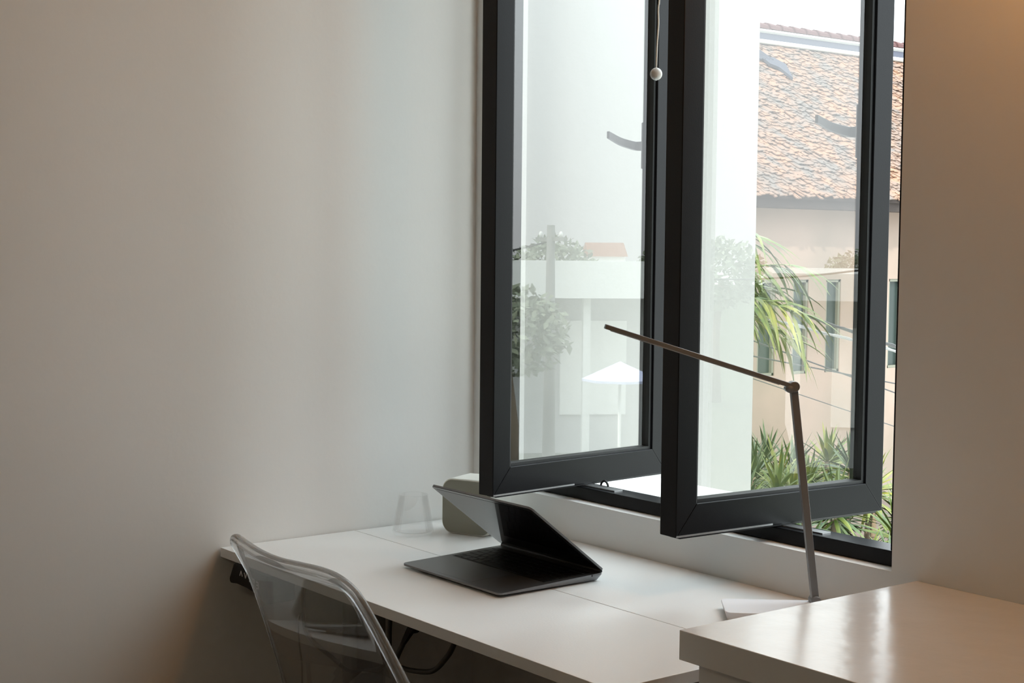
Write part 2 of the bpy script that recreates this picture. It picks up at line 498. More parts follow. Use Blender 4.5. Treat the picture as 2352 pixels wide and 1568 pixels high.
tube(bm, catmull([(-0.030, 0, -0.028), (-0.045, 0, -0.05), (-0.060, 0, -0.075)], 4), 0.0048, 8)
build('cord', bm, M['wire'], pl, True)

# ------------------------------------------------------------ cabinet on the right
cb = empty('cabinet', (1.202, 0, 0), 0, 'white cabinet with a glossy thick top standing right of the desk', 'cabinet')
CZ = 0.804
build('cabinet_top', B((0, -0.525, CZ - 0.042, 1.0, -0.001, CZ)), M['cab'], cb, bevel=0.001)
build('cabinet_body', B((0.022, -0.508, 0.06, 0.98, -0.001, CZ - 0.042)), M['cab'], cb, bevel=0.001)
build('plinth', B((0.04, -0.47, 0.0, 0.96, -0.02, 0.06)), M['cab'], cb)
for k in range(3):
    z1 = 0.715 - k * 0.215
    dr = build('drawer', B((0.004, -0.527, z1 - 0.205, 0.982, -0.509, z1)), M['cab'], cb, bevel=0.001)

# ------------------------------------------------------------ laptop
LX0, LX1, HY, LZ = 0.364, 0.667, -0.199, DZ
lp = empty('laptop', ((LX0 + LX1) / 2, HY, DZ), 0, 'dark grey laptop with its lid tipped halfway shut on the white desk', 'laptop')
lw = (LX1 - LX0) / 2
LD = 0.232
# wedge base: local y from -LD (front) to 0 (hinge)
outl = rrect(-lw, -LD, lw, 0.004, 0.010, 6)
bm = bmesh.new()
def topz(y): return 0.0085 + 0.0070 * (y + LD) / LD
def botz(y): return 0.0055 - 0.0035 * (y + LD) / LD
ins = rrect(-lw + 0.006, -LD + 0.006, lw - 0.006, -0.002, 0.008, 6)
t_ = [bm.verts.new((x, y, topz(y))) for x, y in outl]
m_ = [bm.verts.new((x, y, topz(y) - 0.0035)) for x, y in outl]
b_ = [bm.verts.new((x, y, botz(y))) for x, y in ins]
n = len(outl)
bm.faces.new(t_); bm.faces.new(b_[::-1])
for i in range(n):
    j = (i + 1) % n
    bm.faces.new((t_[i], t_[j], m_[j], m_[i]))
    bm.faces.new((m_[i], m_[j], b_[j], b_[i]))
base = build('base', bm, M['lap'], lp)
for fx in (-lw + 0.03, lw - 0.03):
    for fy in (-LD + 0.03, -0.03):
        bm = bmesh.new()
        lathe(bm, [(0, 0), (0.007, 0), (0.007, botz(fy) + 0.0008), (0, botz(fy) + 0.0008)], 16, (fx, fy))
        build('rubber_foot', bm, M['gasket'], base)
def slab(name, x0, y0, x1, y1, h, m, parent=base, lift=0.0):
    bm = bmesh.new()
    vs = []
    for z_ in (0, h):
        vs.append([bm.verts.new((x, y, topz(y) + lift + z_)) for x, y in ((x0, y0), (x1, y0), (x1, y1), (x0, y1))])
    bm.faces.new(vs[0][::-1]); bm.faces.new(vs[1])
    for k in range(4): bm.faces.new((vs[0][k], vs[0][(k + 1) % 4], vs[1][(k + 1) % 4], vs[1][k]))
    return build(name, bm, m, parent)
slab('keyboard_well', -0.139, -0.125, 0.139, -0.018, 0.0002, M['port'])
ky = -0.122
rows = [[0.019, 0.019, 0.019, 0.0235, 0.106, 0.0235, 0.019, 0.019, 0.019],
        [0.043] + [0.019] * 10 + [0.044],
        [0.033] + [0.019] * 11 + [0.034],
        [0.0285] + [0.019] * 12 + [0.020],
        [0.019] * 13 + [0.030],
        [0.0197] * 14]
pitch = 0.0176
for ri, row in enumerate(rows):
    x = -0.1375
    tot = sum(row)
    sc = 0.275 / tot
    kh = pitch if ri < 5 else 0.0125
    for wkey in row:
        w_ = wkey * sc
        slab('key', x + 0.0012, ky + 0.0012, x + w_ - 0.0012, ky + kh - 0.0012, 0.0007, M['key'], base, 0.0003)
        x += w_
    ky += kh
slab('trackpad', -0.052, -LD + 0.010, 0.052, -0.134, 0.0002, M['lap'])
bm = bmesh.new()
lathe(bm, [(0, 0), (0.0018, 0), (0.0018, 0.0006), (0, 0.0006)], 12)
for v in bm.verts: v.co = Vector((lw - 0.0003 + v.co.z, -0.024 + v.co.x, 0.0128 + v.co.y))
build('headphone_jack', bm, M['port'], base)
# lid: hinge at local y=0
LL = 0.213
lid_dir = Vector((0, -0.173, 0.133)).normalized()
lid_n = Vector((0, -lid_dir.z, lid_dir.y))          # towards the screen side (front, down)
if lid_n.z > 0: lid_n = -lid_n
hz0 = topz(0) + 0.0018
def lid_pt(x, s, t): return Vector((x, 0.0, hz0)) + lid_dir * s + lid_n * t + Vector((0, 0.001, 0.001))
def lid_slab(name, x0, s0, x1, s1, t0, t1, r, m, parent):
    bm = bmesh.new()
    ol = rrect(x0, s0, x1, s1, r, 5)
    a = [bm.verts.new(lid_pt(x, s, t0)) for x, s in ol]
    b = [bm.verts.new(lid_pt(x, s, t1)) for x, s in ol]
    bm.faces.new(a); bm.faces.new(b[::-1])
    for k in range(len(ol)): bm.faces.new((a[k], a[(k + 1) % len(ol)], b[(k + 1) % len(ol)], b[k]))
    return build(name, bm, m, parent)
lid = lid_slab('lid', -lw, -0.003, lw, LL, -0.0040, -0.0006, 0.009, M['lap'], lp)
lid_slab('bezel', -lw + 0.0006, 0.001, lw - 0.0006, LL - 0.0006, -0.0006, 0.0003, 0.008, M['lapdark'], lid)
lid_slab('screen', -lw + 0.009, 0.018, lw - 0.009, LL - 0.009, 0.0003, 0.0006, 0.002, M['screen'], lid)
bm = bmesh.new()
tube(bm, [(-lw + 0.004, 0.0005, hz0), (lw - 0.004, 0.0005, hz0)], 0.0034, 12)
build('hinge', bm, M['port'], lp, True)

# ------------------------------------------------------------ rounded box by the corner
bx = empty('rounded_box', (0.181, -0.150, DZ), math.radians(24), 'sage-fronted white rounded box standing on the desk behind the laptop lid', 'box')
bw_, bh_ = 0.0605, 0.117
bm = bmesh.new()
prism(bm, rrect(-bw_, 0.0, bw_, bh_, 0.026, 8), 'y', 0.0, 0.085)
build('shell', bm, M['boxwhite'], bx, bevel=0.004, seg=3)
bm = bmesh.new()
prism(bm, rrect(-bw_ + 0.003, 0.003, bw_ - 0.003, bh_ - 0.003, 0.023, 8), 'y', -0.0012, 0.002)
build('front_panel', bm, M['box'], bx, bevel=0.001)

# ------------------------------------------------------------ tumbler
tb = empty('tumbler', (0.105, -0.232, DZ), 0, 'clear glass tumbler narrowing to its rim on the desk by the wall', 'glass')
bm = bmesh.new()
lathe(bm, [(0, 0.0005), (0.038, 0.0), (0.043, 0.003), (0.0435, 0.008), (0.0305, 0.083), (0.0300, 0.0838), (0.0292, 0.083), (0.0418, 0.0105), (0.0395, 0.0070), (0, 0.0062)], 64)
build('bowl', bm, M['tumbler'], tb, True)

# ------------------------------------------------------------ desk lamp
J = Vector((1.020, -0.097, 1.106))
T = Vector((0.845, -0.356, 1.203))
P0 = Vector((1.045, -0.061, 0.750))
dl = empty('desk_lamp', (1.0, -0.13, DZ), 0, 'slim grey LED desk lamp with a flat white base and a long straight head', 'lamp')
o = Vector((1.0, -0.13, DZ))
def flatbar(name, a, b, wid, thk, m, parent, side=None, bev=0.001):
    a = Vector(a) - o; b = Vector(b) - o
    d = (b - a).normalized()
    s = side.normalized() if side is not None else d.cross(Vector((0, 0, 1))).normalized()
    s = (s - d * s.dot(d)).normalized()
    t = d.cross(s)
    bm = bmesh.new()
    A_ = [bm.verts.new(a + s * wid / 2 * i + t * thk / 2 * j) for i, j in ((-1, -1), (1, -1), (1, 1), (-1, 1))]
    B_ = [bm.verts.new(b + s * wid / 2 * i + t * thk / 2 * j) for i, j in ((-1, -1), (1, -1), (1, 1), (-1, 1))]
    bm.faces.new(A_); bm.faces.new(B_[::-1])
    for k in range(4): bm.faces.new((A_[k], A_[(k + 1) % 4], B_[(k + 1) % 4], B_[k]))
    return build(name, bm, m, parent, bevel=bev)
hside = Vector((T.y - J.y, -(T.x - J.x), 0))
up_ = (T - J).normalized()
head = flatbar('head', J + (T - J) * 0.02, T, 0.016, 0.0078, M['lamp'], dl, hside)
flatbar('light_strip', J + (T - J) * 0.08 + Vector((0, 0, -0.0045)), J + (T - J) * 0.97 + Vector((0, 0, -0.0045)), 0.011, 0.0012, M['lens'], head, hside, 0.0)
flatbar('pole', P0, J, 0.0125, 0.012, M['lamp'], dl, hside)
bm = bmesh.new()
tube(bm, [J - o - hside.normalized() * 0.010, J - o + hside.normalized() * 0.010], 0.0088, 20)
build('joint', bm, M['lamp'], dl, True, bevel=0.001)
bm = bmesh.new()
tube(bm, [J - o + Vector((-0.004, -0.006, -0.004)) - hside.normalized() * 0.0112, J - o + Vector((-0.004, -0.006, -0.004)) + hside.normalized() * 0.0112], 0.0062, 16)
build('joint_screw', bm, M['lamp'], dl, True)
bm = bmesh.new()
tube(bm, [P0 - o - hside.normalized() * 0.012, P0 - o + hside.normalized() * 0.012], 0.0085, 20)
build('hinge_knuckle', bm, M['lamp'], dl, True, bevel=0.001)
# base slab, rotated
bb = bmesh.new()
ol = rrect(-0.004, -0.002, 0.170, 0.096, 0.012, 6)
e1 = Vector((0.65, 0.76, 0)).normalized()
e2 = Vector((0.76, -0.65, 0)).normalized()
org = Vector((0.936, -0.166, 0)) - Vector((o.x, o.y, 0))
lo_ = [bb.verts.new(org + e1 * (x * 0.93 + 0.004) + e2 * (y * 0.94 + 0.003) + Vector((0, 0, 0.001))) for x, y in ol]
hi_ = [bb.verts.new(org + e1 * x + e2 * y + Vector((0, 0, 0.016))) for x, y in ol]
bb.faces.new(lo_[::-1]); bb.faces.new(hi_)
for k in range(len(ol)): bb.faces.new((lo_[k], lo_[(k + 1) % len(ol)], hi_[(k + 1) % len(ol)], hi_[k]))
build('lamp_base', bb, M['lampwhite'], dl, bevel=0.0012)

# ------------------------------------------------------------ clear chair
ch = empty('clear_chair', (0.72, -0.62, 0), 0, 'transparent plastic chair with a thick clear rim in front of the desk', 'chair')
oc = Vector((0.72, -0.62, 0))
K = 0.40
def backy(x, z):     # leaning, gently hollow back
    u = (x - 0.715) / 0.2
    return -0.862 + K * (0.862 - z) - 0.024 * max(0.0, 1 - u * u)
rimL = [(0.480, 0.470), (0.492, 0.560), (0.515, 0.640), (0.536, 0.705), (0.549, 0.760), (0.553, 0.805), (0.548, 0.838)]
rimT = [(0.549, 0.858), (0.566, 0.867), (0.600, 0.864), (0.660, 0.859), (0.720, 0.858), (0.780, 0.861), (0.835, 0.862), (0.868, 0.856)]
rimR = [(0.892, 0.838), (0.906, 0.800), (0.918, 0.755), (0.934, 0.705), (0.952, 0.640), (0.965, 0.560), (0.972, 0.470)]
def b3(p): return Vector((p[0], backy(p[0], p[1]), p[1])) - oc
path = catmull([b3(p) for p in rimL + rimT + rimR], 6)
npt = len(path)
rads = []
for i in range(npt):
    t = i / (npt - 1)
    if t < 0.24: r_ = 0.0028
    elif t < 0.33: r_ = 0.0028 + (0.0095 - 0.0028) * (t - 0.24) / 0.09
    elif t < 0.36: r_ = 0.0095
    else: r_ = 0.0082
    rads.append(r_)
bm = bmesh.new()
tube(bm, path, rads, 16)
build('back_rim', bm, M['chair'], ch, True)
# back panel between the side edges
bm = bmesh.new()
def interp(tab, z):
    tab = sorted([(b, a) for a, b in tab])
    if z <= tab[0][0]: return tab[0][1]
    for (z0, x0), (z1, x1) in zip(tab, tab[1:]):
        if z <= z1: return x0 + (x1 - x0) * (z - z0) / (z1 - z0)
    return tab[-1][1]
NZ, NX = 26, 16
front, back = [], []
for i in range(NZ + 1):
    z = 0.462 + (0.857 - 0.462) * i / NZ
    xl = interp(rimL + [(0.552, 0.857)], z) + 0.001
    xr = interp(rimR + [(0.866, 0.857)], z) - 0.001
    rf, rb = [], []
    for j in range(NX + 1):
        x = xl + (xr - xl) * j / NX
        y = backy(x, z)
        rf.append(bm.verts.new(Vector((x, y - 0.0018, z)) - oc))
        rb.append(bm.verts.new(Vector((x, y + 0.0018, z)) - oc))
    front.append(rf); back.append(rb)
for i in range(NZ):
    for j in range(NX):
        bm.faces.new((front[i][j], front[i][j + 1], front[i + 1][j + 1], front[i + 1][j]))
        bm.faces.new((back[i][j], back[i + 1][j], back[i + 1][j + 1], back[i][j + 1]))
for i in range(NZ):
    bm.faces.new((front[i][0], front[i + 1][0], back[i + 1][0], back[i][0]))
    bm.faces.new((front[i][NX], back[i][NX], back[i + 1][NX], front[i + 1][NX]))
for j in range(NX):
    bm.faces.new((front[0][j], back[0][j], back[0][j + 1], front[0][j + 1]))
    bm.faces.new((front[NZ][j], front[NZ][j + 1], back[NZ][j + 1], back[NZ][j]))
build('backrest', bm, M['chairpanel'], ch, True)
bm = bmesh.new()
prism(bm, rrect(-0.235, -0.085, 0.245, 0.33, 0.05, 6), 'z', 0.440, 0.462)
build('seat', bm, M['chair'], ch, bevel=0.004)
for sx_, sy_, dx, dy in ((-0.205, -0.05, -0.02, -0.06), (0.215, -0.05, 0.02, -0.06), (-0.205, 0.29, -0.015, 0.02), (0.215, 0.29, 0.015, 0.02)):
    bm = bmesh.new()
    tube(bm, [(sx_, sy_, 0.440), (sx_ + dx, sy_ + dy, 0.0)], [0.020, 0.013], 14)
    build('leg', bm, M['chair'], ch, True)

# ------------------------------------------------------------ warm wall lamp right of the window (above the frame)
wl = empty('wall_lamp', (1.60, 0, 2.05), 0, 'warm glowing globe lamp on the wall above the cabinet', 'lamp')
bm = bmesh.new(); tube(bm, [(0, 0, 0), (0, -0.02, 0)], 0.05, 24); build('wall_plate', bm, M['steel'], wl, True)
bm = bmesh.new(); tube(bm, [(0, -0.02, 0), (0, -0.085, 0)], 0.009, 12); build('lamp_arm', bm, M['steel'], wl, True)
bm = bmesh.new(); lathe(bm, [(0, -0.06)] + [(0.06 * math.sin(math.pi * i / 12), -0.06 * math.cos(math.pi * i / 12)) for i in range(1, 12)] + [(0, 0.06)], 24)
for v in bm.verts: v.co.y -= 0.14
build('globe', bm, M['shade'], wl, True)

# ============================================================ OUTSIDE
random.seed(7)
GZ = -3.3
struct('ground', B((-90, WT + 0.9, GZ - 0.3, 220, 200, GZ), (0.0, WT, GZ - 0.3, 90, WT + 0.9, GZ)), M['ground'])

bm = bmesh.new()
prism(bm, [(-9.5, -12), (1.2, -12), (1.6, 6), (14, 50), (40, 170), (-60, 170), (-9.5, 30)], 'z', 0.0, 0.03)  # dark grass wedge added, shaped to dim the reflection in the right pane
lw_o = struct('added_lawn', bm, M['added_lawn'])
lw_o.location = (18.8, 12.9, GZ)
lw_o.rotation_euler = (0, 0, -math.radians(55.5))

# neighbouring house: face at x=-14 running along y
hs = empty('house', (-14, 18, GZ), 0, 'beige house with slot windows under a weathered shingle roof across the way', 'house')
def H(x, y, z): return (x + 14, y - 18, z - GZ)
def hb(x0, y0, z0, x1, y1, z1): return (*H(x0, y0, z0), *H(x1, y1, z1))
slots = [(15.95, 16.37), (16.785, 17.172), (17.615, 17.995), (18.44, 18.82), (19.28, 19.66), (20.1, 20.5)]
SZ0, SZ1 = -0.742, 0.833
bxs = []
ya = 6.0
for a, b in slots + [(34.0, 34.0)]:
    bxs.append(hb(-14.25, ya, SZ0, -14, a, SZ1)); ya = b
bxs += [hb(-14.25, 6.0, GZ, -14, 34, SZ0), hb(-14.25, 6.0, SZ1, -14, 34, 2.0), hb(-22.0, 6.0, GZ, -14.25, 6.25, 2.0), hb(-22.0, 33.75, GZ, -14.25, 34, 2.0)]
build('house_wall', B(*bxs), M['facade'], hs)
for a, b in slots:
    fx = 0.045
    f = build('slot_window', B(hb(-14.14, a, SZ0, -14.02, a + fx, SZ1), hb(-14.14, b - fx, SZ0, -14.02, b, SZ1), hb(-14.14, a, SZ0, -14.02, b, SZ0 + fx), hb(-14.14, a, SZ1 - fx, -14.02, b, SZ1)), M['winframe'], hs)
    build('pane', B(hb(-14.10, a + fx, SZ0 + fx, -14.08, b - fx, SZ1 - fx)), M['winglass'], f)
build('fascia', B(hb(-13.66, 5.6, 2.0, -13.60, 34.4, 2.22)), M['fascia'], hs)
build('soffit', B(hb(-14.0, 5.6, 2.0, -13.66, 34.4, 2.03)), M['fascia'], hs)
# roof plane rising away from the eave
SL = 0.8
ex, ez = -13.55, 2.20
rx, rz = -17.85, 2.20 + SL * (17.85 - 13.55)
bm = bmesh.new()
prism(bm, [(rx + 14, rz - GZ), (ex + 14, ez - GZ), (ex + 14, ez - GZ - 0.06), (rx + 14, rz - GZ - 0.06)], 'y', 5.6 - 18, 34.4 - 18)
prism(bm, [(rx + 14, rz - GZ), (rx + 14, rz - GZ - 0.06), (2 * rx - ex + 14, ez - GZ - 0.06), (2 * rx - ex + 14, ez - GZ)], 'y', 5.6 - 18, 34.4 - 18)
build('roof_deck', bm, M['fascia'], hs)
# shingle courses, one mesh
bm = bmesh.new()
sd = Vector((-1, 0, SL)).normalized()
sn = Vector((SL, 0, 1)).normalized()
slope_len = Vector((rx - ex, 0, rz - ez)).length
rows_n = 60
for r_ in range(rows_n):
    s0 = -0.06 + r_ * (slope_len - 0.5) / rows_n
    y = 14.6 + random.uniform(0, 0.15)
    while y < 29.0:
        w_ = random.uniform(0.05, 0.12)
        L_ = random.uniform(0.24, 0.34)
        lift = random.uniform(0.012, 0.05)
        sk = random.uniform(-0.10, 0.02)
        jit = random.uniform(-0.05, 0.05)
        p = Vector((ex, y, ez)) + sd * (s0 + jit) + sn * lift
        q = Vector((ex, y + sk, ez)) + sd * (s0 + jit + L_) + sn * 0.004
        off = Vector((14, -18, -GZ))
        yy = Vector((0, w_, 0)); tn = sn * 0.02
        tw = sn * random.uniform(-0.012, 0.02)
        vs = [bm.verts.new(v + off) for v in (p, p + yy + tw, q + yy, q, p + tn, p + yy + tn + tw, q + yy + tn * 0.4, q + tn * 0.4)]
        for f in ((0, 1, 2, 3), (4, 5, 6, 7), (0, 1, 5, 4), (2, 3, 7, 6), (0, 3, 7, 4), (1, 2, 6, 5)):
            bm.faces.new([vs[i] for i in f])
        y += w_ + random.uniform(0.0, 0.02)
build('shingles', bm, M['tile'], hs)
# ridge: scalloped cap tiles, flashing, pipe
bm = bmesh.new()
y = 14.0
while y < 30:
    a = [bm.verts.new(Vector((rx + 14 + 0.16 * math.sin(t) * k, y - 18 + dy_, rz - GZ + 0.02 + 0.13 * math.cos(t) * k))) for dy_, k in ((0, 1.15), (0.38, 0.9)) for t in [math.pi * (-0.5 + i / 6) for i in range(7)]]
    for i in range(6): bm.faces.new((a[i], a[i + 1], a[8 + i], a[7 + i]))
    y += 0.36
ob = build('ridge_tiles', bm, M['tile2'], hs)
ob.modifiers.new('solid', 'SOLIDIFY').thickness = 0.03
def slopebox(name, s0, s1, h0, h1, y0, y1, m):
    bm = bmesh.new()
    pts = []
    for s, h in ((s0, h0), (s1, h0), (s1, h1), (s0, h1)):
        p = Vector((ex, 0, ez)) + sd * s + sn * h
        pts.append((p.x + 14, p.z - GZ))
    prism(bm, pts, 'y', y0 - 18, y1 - 18)
    return build(name, bm, m, hs)
slopebox('flashing', slope_len - 0.52, slope_len - 0.10, 0.02, 0.06, 14, 34, M['flash'])
slopebox('flashing_trim', slope_len - 0.20, slope_len - 0.13, 0.06, 0.11, 14, 34, M['pipe'])
bm = bmesh.new()
pp = Vector((ex, 0, ez)) + sd * (slope_len - 0.62) + sn * 0.09
tube(bm, [(pp.x + 14, 14 - 18, pp.z - GZ), (pp.x + 14, 34 - 18, pp.z - GZ)], 0.045, 10)
build('roof_pipe', bm, M['pipe'], hs, True)
# slatted grey bracket lying on the roof by the left end
bm = bmesh.new()
for k in range(4):
    p = Vector((ex, 18.55 + k * 0.13, ez)) + sd * (slope_len - 0.78 ) + sn * 0.10
    q = Vector((ex, 18.85 + k * 0.10, ez)) + sd * (slope_len - 1.35) + sn * 0.10
    taper = [p + Vector((14, -18, -GZ)), q + Vector((14, -18, -GZ))]
    tube(bm, taper, 0.035, 6)
build('roof_bracket', bm, M['flash'], hs)
bm = bmesh.new()
pl4 = [(18.9, slope_len - 1.25), (19.25, slope_len - 1.25), (19.42, slope_len - 1.45), (19.20, slope_len - 1.95), (19.12, slope_len - 1.6), (18.95, slope_len - 1.5)]
lo_ = []; hi_ = []
for yv, s in pl4:
    p = Vector((ex, yv, ez)) + sd * s + Vector((14, -18, -GZ))
    lo_.append(bm.verts.new(p + sn * 0.07)); hi_.append(bm.verts.new(p + sn * 0.12))
bm.faces.new(lo_[::-1]); bm.faces.new(hi_)
for k in range(6): bm.faces.new((lo_[k], lo_[(k + 1) % 6], hi_[(k + 1) % 6], hi_[k]))
build('roof_plate', bm, M['flash'], hs)

# overhead cables between the houses
def span(name, a, b, sag, r, label, m, group=None, twist=0.0):
    bm = bmesh.new()
    pts = []
    N = 60
    for i in range(N + 1):
        t = i / N
        p = Vector(a).lerp(Vector(b), t)
        p.z -= sag * 4 * t * (1 - t)
        pts.append(p)
    tube(bm, pts, r, 6)
    if twist:
        tp = [p + Vector((0, math.sin(i * 1.9) * twist, math.cos(i * 1.9) * twist)) for i, p in enumerate(pts)]
        tube(bm, tp, r * 0.8, 6)
    return tag(build(name, bm, m, None, True), label, 'cable', group)
def line_at(y0, z0, y1, z1, ya, yb): # straight extrapolation
    k = (z1 - z0) / (y1 - y0)
    return (-9, ya, z0 + k * (ya - y0)), (-9, yb, z0 + k * (yb - y0))
a, b = line_at(10.53, 0.80, 13.11, 0.145, 6, 20)
span('overhead_cable', a, b, 0.02, 0.017, 'upper of the two thick twisted overhead cables crossing the palm leaves', M['wire'], twist=0.02)
a, b = line_at(10.53, 0.62, 13.11, 0.115, 6, 20)
a, b = (-9.12, *a[1:]), (-9.12, *b[1:])
span('overhead_cable', a, b, 0.02, 0.015, 'lower and paler of the two thick twisted overhead cables', M['wirew'], twist=0.02)
a, b = line_at(10.55, 0.13, 12.32, -0.17, 6, 20)
span('overhead_cable', a, b, 0.02, 0.009, 'thin grey overhead wire just above the desk lamp joint', M['wire'])
a, b = line_at(10.55, 0.30, 12.32, -0.20, 6, 20)
span('overhead_cable', a, b, 0.02, 0.009, 'thin dark overhead wire crossing behind the bottom of the palm leaves', M['wire'])
a, b = line_at(11.27, -0.33, 12.33, -0.625, 6, 20)
span('overhead_cable', a, b, 0.02, 0.006, 'faint lowest overhead wire in front of the plain lower house wall', M['wire'])

# planted terrace below the window
struct('terrace', B((-6.5, 2.6, GZ, -2.6, 9.0, -0.95)), M['soil'])

def blade(bm, base, az, el, L, wid, droop, n=6):
    d = Vector((math.cos(az) * math.cos(el), math.sin(az) * math.cos(el), math.sin(el)))
    side = Vector((-math.sin(az), math.cos(az), 0))
    p = Vector(base)
    prev = None
    roll = random.uniform(-0.5, 0.5)
    for i in range(n + 1):
        t = i / n
        w_ = wid * (math.sin(math.pi * min(1, 0.25 + 0.75 * t) ) if t < 1 else 0.02) * (1 if t > 0.02 else 0.6)
        w_ = max(w_, wid * 0.03)
        upv = side.cross(d)
        sv = (side * math.cos(roll) + upv * math.sin(roll)) * w_ / 2
        cur = (bm.verts.new(p - sv), bm.verts.new(p + upv * w_ * -0.18), bm.verts.new(p + sv))
        if prev:
            bm.faces.new((prev[0], prev[1], cur[1], cur[0]))
            bm.faces.new((prev[1], prev[2], cur[2], cur[1]))
        prev = cur
        p = p + d * (L / n)
        d = (d + Vector((0, 0, -droop / n))).normalized()

def spiky(x, y, z0, h, n, m, L, wid, label, group):
    r = empty('spiky_plant', (x, y, z0), random.uniform(0, 6), label, 'plant', group)
    bm = bmesh.new(); tube(bm, [(0, 0, -0.02), (0.01, 0.01, h * 0.5), (0, 0, h)], [0.03, 0.022, 0.018], 8); build('stem', bm, M['bark'], r, True)
    bm = bmesh.new()
    for k in range(n):
        az = 2.399 * k
        f = k / n
        el = math.radians(-35 + 115 * f + random.uniform(-8, 8))
        blade(bm, (0, 0, h - 0.10 + 0.12 * f), az, el, L * random.uniform(0.8, 1.1), wid, random.uniform(0.3, 1.1) * (1 - 0.6 * f))
    build('foliage', bm, m, r, True)
    return r
# plants stand in rows on the terrace, taller ones behind
pos = []
for (x, y, h, kind) in [(-3.95, 4.75, 0.90, 0), (-3.70, 5.10, 0.94, 0), (-4.0, 5.45, 0.95, 1), (-3.4, 5.30, 0.86, 0), (-3.55, 5.85, 0.92, 1), (-4.2, 5.1, 0.88, 2), (-3.9, 6.05, 1.0, 2),
                        (-3.1, 4.35, 0.80, 1), (-3.15, 4.75, 0.66, 2), (-2.95, 5.05, 0.50, 1), (-3.2, 5.65, 0.62, 0), (-3.0, 5.35, 0.42, 2), (-3.35, 6.25, 0.80, 1), (-3.75, 4.45, 0.95, 2), (-3.05, 5.9, 0.40, 1), (-3.4, 4.9, 0.45, 0),
                        (-4.6, 5.0, 0.84, 2), (-4.5, 5.3, 0.80, 2), (-4.65, 5.9, 0.86, 2), (-4.3, 6.1, 0.80, 2), (-4.25, 4.85, 0.74, 2), (-4.3, 5.5, 0.78, 0), (-4.7, 5.5, 0.85, 1), (-4.9, 6.3, 0.88, 2), (-4.6, 6.7, 0.86, 0),
                        (-3.6, 4.75, 0.72, 1), (-3.85, 5.0, 0.78, 2), (-3.5, 5.0, 0.66, 0), (-3.3, 4.9, 0.80, 2), (-3.75, 5.3, 0.85, 1), (-3.55, 5.5, 0.72, 2), (-3.95, 5.65, 0.86, 0),
                        (-3.7, 5.75, 0.70, 2), (-3.85, 6.2, 0.80, 1), (-3.55, 6.15, 0.66, 0), (-4.15, 5.75, 0.95, 2), (-4.05, 5.25, 0.98, 2), (-3.75, 4.85, 0.92, 2), (-3.55, 4.6, 0.88, 0),
                        (-4.4, 4.6, 0.85, 1), (-4.5, 5.6, 0.9, 0), (-3.0, 6.3, 0.5, 1), (-2.95, 5.6, 0.3, 0), (-4.4, 6.4, 0.95, 1), (-3.3, 6.7, 0.6, 0)]:
    m = (M['leaf'], M['leafy'], M['leafd'])[kind]
    lab = ('green spiky-leaved plant in the bed outside the right sash', 'yellow-green spiky plant in the bed outside the right sash', 'dark green spiky plant among the bed outside the right sash')[kind]
    grp = ('green spiky plants outside', 'yellow-green spiky plants outside', 'dark spiky plants outside')[kind]
    spiky(x, y, -0.95, h * 0.80, 44, m, random.uniform(0.22, 0.31), 0.028, lab, grp)

# broad leaved climbers low by the window
def leafy(x, y, z, n, spread):
    r = empty('leafy_plant', (x, y, z), 0, 'low broad-leaved green plant just beyond the window sill', 'plant', 'broad-leaved plants beyond the sill')
    bm = bmesh.new()
    for k in range(n):
        az = random.uniform(0, 6.28); rr = spread * math.sqrt(random.random())
        c = Vector((rr * math.cos(az), rr * math.sin(az), 0.12 + random.uniform(0.0, 0.30)))
        nrm = Vector((random.uniform(-.6, .8), random.uniform(-.9, .3), random.uniform(.3, 1))).normalized()
        t = nrm.cross(Vector((random.uniform(-1, 1), random.uniform(-1, 1), 0.1))).normalized(); s = nrm.cross(t)
        L = random.uniform(0.06, 0.10)
        ol = [(-0.5, 0), (-0.4, 0.32), (-0.05, 0.42), (0.35, 0.25), (0.62, 0), (0.35, -0.25), (-0.05, -0.42), (-0.4, -0.32)]
        vs = [bm.verts.new(c + t * a * L + s * b * L + nrm * (-abs(b) * 0.25 * L)) for a, b in ol]
        cv = bm.verts.new(c + nrm * 0.02 * L)
        for i in range(8): bm.faces.new((cv, vs[i], vs[(i + 1) % 8]))
    build('foliage', bm, M['leaf'], r, True)
    bm = bmesh.new()
    for k in range(6):
        az = k * 1.05
        tube(bm, [(0, 0, -0.02), (spread * 0.5 * math.cos(az), spread * 0.5 * math.sin(az), 0.15), (spread * 0.8 * math.cos(az), spread * 0.8 * math.sin(az), 0.28)], 0.006, 5)
    build('stem', bm, M['bark'], r, True)
for x, y, z in ((-2.85, 4.9, -0.95), (-2.8, 5.25, -0.95), (-2.85, 5.7, -0.95), (-3.3, 5.15, -0.95), (-3.3, 4.55, -0.95), (-2.8, 4.5, -0.95)):
    leafy(x, y, z, 60, 0.24)

